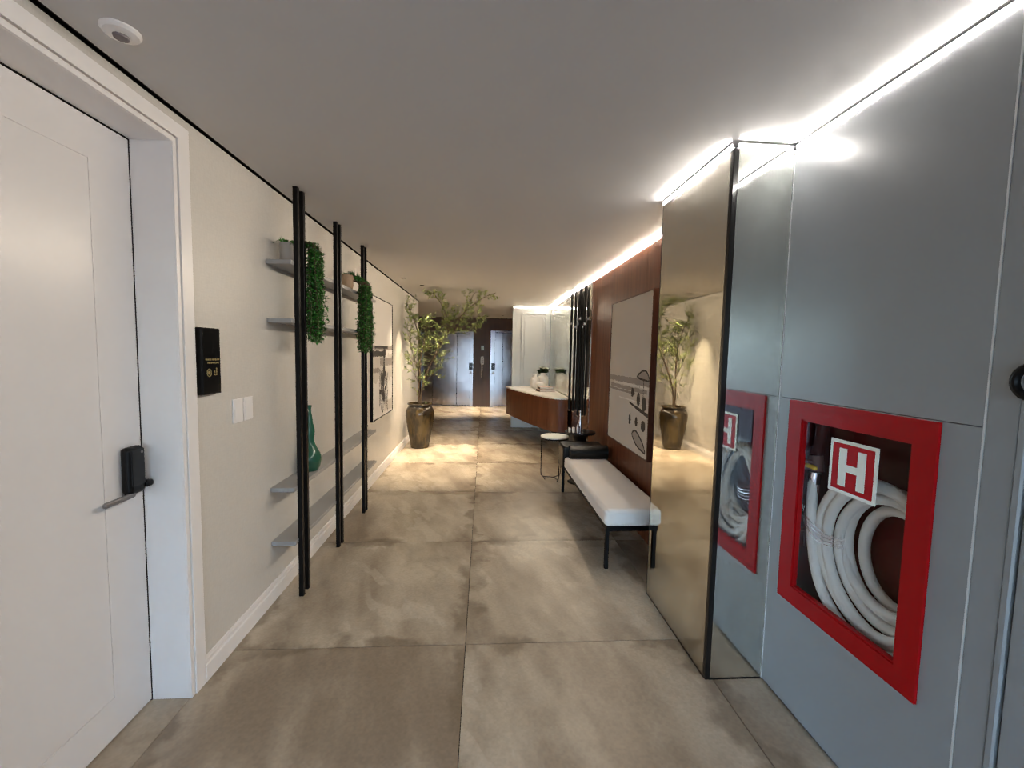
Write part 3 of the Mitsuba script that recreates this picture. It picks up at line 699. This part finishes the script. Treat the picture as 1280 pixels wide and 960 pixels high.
def cup(x, y, r, h, lab):
    single('cup', lathe([(0, 0), (r * 0.8, 0), (r, h * 0.15), (r, h), (r * 0.88, h), (r * 0.86, 0.15 * h), (0, 0.12 * h)], x, y, TZ, 24), 'white_ceramic', lab, 'cup')


cup(1.098, 4.98, 0.014, 0.055, 'small white cup at the corridor edge of the black table')
cup(1.140, 4.955, 0.017, 0.065, 'slightly taller white cup beside the silver bottles on the black table')
single('bottle', lathe([(0, 0), (0.024, 0), (0.026, 0.02), (0.026, 0.12), (0.012, 0.15), (0.011, 0.24), (0.014, 0.245), (0.014, 0.26), (0, 0.26)], 1.225, 4.99, TZ, 28), 'chrome', 'tall slim silver bottle on the black side table', 'bottle')
single('bottle', lathe([(0, 0), (0.022, 0), (0.024, 0.015), (0.024, 0.07), (0.013, 0.09), (0.013, 0.105), (0, 0.105)], 1.19, 4.94, TZ, 28), 'chrome', 'short silver bottle in front of the tall one on the black table', 'bottle')

# ------------------------------------------------------------------ wall mirror and hanging tubes
single('wall_mirror', bx(XR - 0.004, XR + 0.016, 5.455, Y_END - 0.014, 0.006, ZT), 'clear_mirror', 'tall frameless wall mirror behind the hanging tubes and curved counter', 'mirror', smooth=False)
names = ('nearest to the bench', 'second from the bench', 'third from the bench', 'farthest from the bench')
for k, (y, zb, zk) in enumerate(((5.585, 0.74, 1.93), (5.86, 0.70, 2.02), (6.18, 0.72, 1.93), (6.46, 0.70, 1.99))):
    t = thing('hanging_tube', f'slim black tube hung from the ceiling before the mirror, {names[k]}', 'hanging lamp', 'black hanging tubes before the mirror')
    x = 1.385
    obj('cable', cyl((x, y, 2.44), (x, y, ZC), 0.003, 8), 'black_metal', t)
    obj('tube', cat([cyl((x, y, zb), (x, y, 2.44), 0.017, 20), cyl((x, y, 2.44), (x, y, 2.455), 0.017, 20, 0.006)]), 'black_metal', t)
    obj('collar', cyl((x - 0.004, y, zk), (x - 0.004, y, zk + 0.028), 0.0195, 20), 'chrome', t, label='chrome collar')
    obj('end_cap', cyl((x, y, zb - 0.012), (x, y, zb), 0.012, 20, 0.017), 'chrome', t)

# ------------------------------------------------------------------ curved counter
out = [(XR - 0.02, 6.62), (1.338, 6.60), (1.245, 6.612), (1.154, 6.68), (1.05, 6.90), (0.95, 7.16), (0.80, 7.62), (0.657, 8.125), (0.575, 8.47), (0.530, 8.74), (0.545, 8.82), (0.60, 8.848), (0.65, 8.85)]
edge_ = curve(out, 70)
top_poly = Polygon(np.r_[edge_, [[0.70, Y_END - 0.02], [XR - 0.02, Y_END - 0.02]]]).buffer(0)
top_poly = top_poly.intersection(sbox(0, 0, XR - 0.006, Y_END - 0.016)).union(top_poly.intersection(sbox(0, 0, 0.655, 10)))
body_poly = top_poly.buffer(-0.02)
if body_poly.geom_type != 'Polygon': body_poly = max(body_poly.geoms, key=lambda g: g.area)
if top_poly.geom_type != 'Polygon': top_poly = max(top_poly.geoms, key=lambda g: g.area)
ct = thing('counter', 'curved wood-fronted counter with a white marble top floating off the floor', 'counter')
obj('body', ext(body_poly, 0.318, 0.838, 'z'), 'wood', ct, smooth=25)
obj('countertop', ext(top_poly, 0.838, 0.862, 'z'), 'marble', ct, smooth=25)
CZ = 0.8625


def ribbed(prof, x, y, z, n=64, ribs=0, amp=0.0):
    m = lathe(prof, x, y, z, n, 60)
    return m


single('vase', lathe([(0, 0), (0.05, 0), (0.078, 0.03), (0.09, 0.09), (0.088, 0.16), (0.07, 0.205), (0.040, 0.225), (0.036, 0.25), (0.045, 0.283), (0.038, 0.283), (0.028, 0.25), (0, 0.22)], 1.085, 8.40, CZ, 36, 70), 'white_ceramic', 'white bottle-necked vase leftmost on the marble counter', 'vase', smooth=True)
single('vase', lathe([(0, 0), (0.05, 0), (0.085, 0.02), (0.098, 0.06), (0.095, 0.10), (0.07, 0.132), (0.05, 0.14), (0.04, 0.136), (0, 0.12)], 1.15, 8.14, CZ, 36, 60), 'white_ceramic', 'low round white vase in front of the others on the counter', 'vase', smooth=True)
pv = thing('flower_vase', 'tall ribbed white vase holding white flowers and dark leaves', 'vase')
fx_, fy_ = 1.265, 8.50
obj('vase_body', lathe([(0, 0), (0.06, 0), (0.085, 0.02), (0.098, 0.10), (0.10, 0.19), (0.085, 0.235), (0.062, 0.255), (0.06, 0.285), (0.068, 0.30), (0.058, 0.30), (0.05, 0.26), (0, 0.23)], fx_, fy_, CZ, 48, 90), 'white_ceramic', pv, smooth=True)
obj('ribs', cat([tube([(fx_ + (0.0865 + 0.012 * (1 - abs(z - 0.14) / 0.12)) * math.cos(t), fy_ + (0.0865 + 0.012 * (1 - abs(z - 0.14) / 0.12)) * math.sin(t), CZ + z) for t in np.linspace(0, 6.2832, 40, endpoint=False)], 0.004, 6, closed=True) for z in np.arange(0.04, 0.23, 0.022)]), 'white_ceramic', pv)
r_ = np.random.default_rng(21)
P, S, D, K = [], [], [], []
for i in range(120):
    d = r_.normal(size=3) * np.array([1, 1, 0.35]) + np.array([0, 0, 0.25]); d /= np.linalg.norm(d)
    P.append(np.array([fx_, fy_, CZ + 0.33]) + d * np.array([0.05, 0.05, 0.035]) * r_.random()); S.append(0.065 + 0.03 * r_.random()); D.append(d); K.append(r_.random())
m, c = leaf_cloud(P, S, 0.55, D, K, (0.006, 0.016, 0.006), (0.022, 0.045, 0.014))
obj('leaves', m, 'leaf', pv, smooth=False, color=c, kind='stuff')
for i in range(7):
    a = i * 2.4; q = np.array([fx_ + 0.075 * math.cos(a) * (0.4 + 0.6 * (i % 2)), fy_ + 0.075 * math.sin(a), CZ + 0.375 + 0.03 * r_.random()])
    P = [q] * 9; D = [np.array([math.cos(t), math.sin(t), 0.55]) for t in np.linspace(0, 6.2832, 9, endpoint=False)]
    m, c = leaf_cloud(P, [0.045] * 9, 0.6, D, [0.5] * 9, (0.75, 0.76, 0.66), (0.80, 0.82, 0.72))
    obj('flower', m, 'leaf', pv, smooth=False, color=c, label='white flower')

for k, (z, yy, w, mat, lab, rot) in enumerate(((0, 7.72, 0.30, 'book_pink', 'lower, larger book of the pair lying on the marble counter', 12), (0.045, 7.74, 0.25, 'book_pink', 'upper, smaller pink book lying on the other book', 4))):
    b = thing('book', lab, 'book')
    Rm = trimesh.transformations.rotation_matrix(math.radians(rot), [0, 0, 1], [1.20, yy, 0])
    h = 0.042
    ms = {'pages': bx(1.20 - w / 2 + 0.008, 1.20 + w / 2 - 0.004, yy - 0.1, yy + 0.1, CZ + z + 0.005, CZ + z + h - 0.005)}
    cov = cat([bx(1.20 - w / 2, 1.20 + w / 2, yy - 0.106, yy + 0.106, CZ + z + 0.0004, CZ + z + 0.005), bx(1.20 - w / 2, 1.20 + w / 2, yy - 0.106, yy + 0.106, CZ + z + h - 0.005, CZ + z + h)])
    spine = bx(1.20 - w / 2, 1.20 - w / 2 + 0.006, yy - 0.106, yy + 0.106, CZ + z + 0.005, CZ + z + h - 0.005)
    for nm, mm, mt in (('pages', ms['pages'], 'paper'), ('cover', cov, mat), ('spine', spine, 'book_dark')):
        mm.apply_transform(Rm); obj(nm, mm, mt, b, smooth=False)

# ------------------------------------------------------------------ elevator signs
fi = thing('elevator_display', 'small lit floor display high on the brown pillar between elevators', 'display')
obj('screen', bx(-0.0, 0.075, Y_FAR - 0.012, Y_FAR - 0.001, 1.60, 1.725, 0.003), 'display', fi, smooth=False)
obj('bezel', ext(frame_poly(-0.008, 0.083, 1.592, 1.733, 0.008), Y_FAR - 0.014, Y_FAR, 'y'), 'black_gloss', fi, smooth=False)
cs = thing('call_panel', 'white elevator call panel with a long strip below on the pillar', 'call panel')
obj('plate', bx(-0.012, 0.078, Y_FAR - 0.012, Y_FAR, 1.20, 1.43, 0.004), 'white_paint', cs, smooth=False)
for z in (1.37, 1.31, 1.25):
    obj('button', cyl((0.04, Y_FAR - 0.016, z), (0.04, Y_FAR - 0.011, z), 0.015, 16), 'lever_metal', cs)
obj('strip', bx(0.012, 0.045, Y_FAR - 0.010, Y_FAR, 0.84, 1.195, 0.003), 'paper', cs, smooth=False)
for x, lab in ((-0.285, 'black arrow button box on the frame of the wide elevator door'), (0.345, 'black arrow button box on the frame of the elevator door by the counter')):
    t = thing('button_box', lab, 'elevator button')
    obj('box', bx(x - 0.052, x + 0.052, Y_FAR + 0.002, Y_FAR + 0.018, 1.05, 1.24, 0.003), 'black_gloss', t, smooth=False)
    obj('arrow', ext(Polygon([(x - 0.014, 1.13), (x + 0.022, 1.13), (x + 0.004, 1.165)]), Y_FAR + 0.0005, Y_FAR + 0.002, 'y'), 'sign_white', t, smooth=False, label='white arrow')
    obj('notice', ext(Polygon([(x - 0.05, 0.93), (x + 0.05, 0.93), (x, 1.02)]), Y_FAR + 0.016, Y_FAR + 0.0195, 'y'), 'paper', t, smooth=False, label='small pale triangular notice')

# ------------------------------------------------------------------ tree in a tall glazed jar
pt = thing('potted_tree', 'leafy branches in a tall brown glazed jar against the left wall', 'potted plant')
vx, vy = -0.935, 6.95
obj('jar', lathe([(0, 0), (0.135, 0), (0.142, 0.012), (0.165, 0.15), (0.205, 0.36), (0.228, 0.53), (0.222, 0.60), (0.192, 0.655), (0.172, 0.672), (0.172, 0.684), (0.188, 0.692), (0.193, 0.704), (0.185, 0.716), (0.165, 0.712), (0.158, 0.66), (0.17, 0.6), (0, 0.58)], vx, vy, 0.0005, 56), 'glaze', pt, smooth=40)
obj('rim', tube([(vx + 0.183 * math.cos(t), vy + 0.183 * math.sin(t), 0.705) for t in np.linspace(0, 6.2832, 56, endpoint=False)], 0.016, 10, closed=True), 'glaze', pt)
r_ = np.random.default_rng(5)
BR = [([(-0.93, 6.95, 0.59), (-0.945, 6.95, 1.1), (-0.93, 6.93, 1.5), (-0.97, 6.90, 1.85), (-1.06, 6.88, 2.12), (-1.14, 6.86, 2.30)], 0.016, 1.0),
      ([(-0.90, 6.95, 0.59), (-0.85, 6.93, 1.15), (-0.66, 6.88, 1.55), (-0.46, 6.80, 1.90), (-0.20, 6.70, 2.18), (0.02, 6.60, 2.35), (0.24, 6.52, 2.44)], 0.015, 1.0),
      ([(-0.46, 6.80, 1.90), (-0.53, 6.72, 2.15), (-0.60, 6.65, 2.30), (-0.70, 6.60, 2.42)], 0.007, 1.2),
      ([(-0.22, 6.71, 2.16), (-0.14, 6.62, 2.33), (-0.06, 6.55, 2.45)], 0.006, 0.7),
      ([(-0.55, 6.84, 1.75), (-0.38, 6.85, 1.88), (-0.18, 6.86, 1.98), (-0.02, 6.84, 2.06)], 0.006, 1.2),
      ([(-0.60, 6.86, 1.65), (-0.62, 6.85, 1.88), (-0.52, 6.8, 2.08)], 0.006, 1.5),
      ([(-0.94, 6.93, 1.35), (-0.86, 6.83, 1.70), (-0.80, 6.76, 2.02)], 0.007, 1.3),
      ([(-0.94, 6.94, 1.20), (-1.04, 6.88, 1.50), (-1.10, 6.82, 1.80), (-1.13, 6.80, 1.95)], 0.006, 1.0),
      ([(-0.86, 6.93, 1.10), (-0.74, 6.98, 1.25), (-0.60, 7.0, 1.48)], 0.005, 0.7),
      ([(-0.90, 6.95, 0.9), (-0.84, 6.9, 1.08), (-0.72, 6.86, 1.18)], 0.005, 0.7),
      ([(-0.94, 6.95, 1.0), (-1.02, 6.90, 1.2), (-1.05, 6.86, 1.42)], 0.005, 0.8),
      ([(-0.94, 6.92, 1.5), (-0.86, 6.98, 1.75), (-0.78, 7.02, 1.9)], 0.005, 1.2),
      ([(-0.78, 6.91, 1.35), (-0.66, 6.8, 1.5), (-0.62, 6.72, 1.7)], 0.005, 1.2),
      ([(-0.30, 6.75, 2.08), (-0.05, 6.8, 2.1), (0.06, 6.85, 2.12)], 0.004, 0.6)]
P, S, D, K, ST = [], [], [], [], []
for bi, (pp, r0, dens) in enumerate(BR):
    path = curve(pp, 24)
    ST.append(tube(path, np.linspace(r0, max(0.003, r0 * 0.3), 24), 7))
    L = np.linalg.norm(np.diff(path, axis=0), axis=1).sum()
    for j in range(int(26 * L * dens)):
        t = r_.random() ** 0.75
        if bi < 2 and t < (0.42 if bi == 0 else 0.5) and r_.random() < 0.75: continue
        i = min(int(t * 23), 22); o = path[i]; tg = path[i + 1] - path[i]; tg /= np.linalg.norm(tg)
        side = r_.normal(size=3); side -= tg * (side @ tg); side /= np.linalg.norm(side)
        tl = 0.08 + 0.14 * r_.random()
        e = o + (tg * 0.7 + side * 0.8 + np.array([0, 0, 0.15])) * tl
        e[2] = min(e[2], 2.455); e[0] = max(e[0], -1.165)
        ST.append(tube([o, (o + e) / 2 + r_.normal(size=3) * 0.008, e], [0.0025, 0.002, 0.001], 4, caps=False))
        for q in np.linspace(0.3, 1.0, 5):
            for sgn in (-1, 1):
                ax = e - o; ax /= np.linalg.norm(ax)
                sd_ = np.cross(ax, r_.normal(size=3)); sd_ /= np.linalg.norm(sd_)
                b = o + (e - o) * q; d = ax * 0.7 + sd_ * sgn * 0.9; d /= np.linalg.norm(d); s = 0.042 + 0.03 * r_.random()
                tip = b + d * s
                if tip[2] > 2.485 or tip[0] < -1.185: continue
                P.append(b); S.append(s); D.append(d); K.append(np.clip(0.45 + 0.3 * r_.normal(), 0, 1))
m, c = leaf_cloud(P, S, 0.36, D, K, (0.05, 0.085, 0.014), (0.42, 0.47, 0.17))
obj('leaves', m, 'leaf', pt, smooth=False, color=c, kind='stuff')
obj('branches', cat(ST), 'bark', pt, smooth=True)
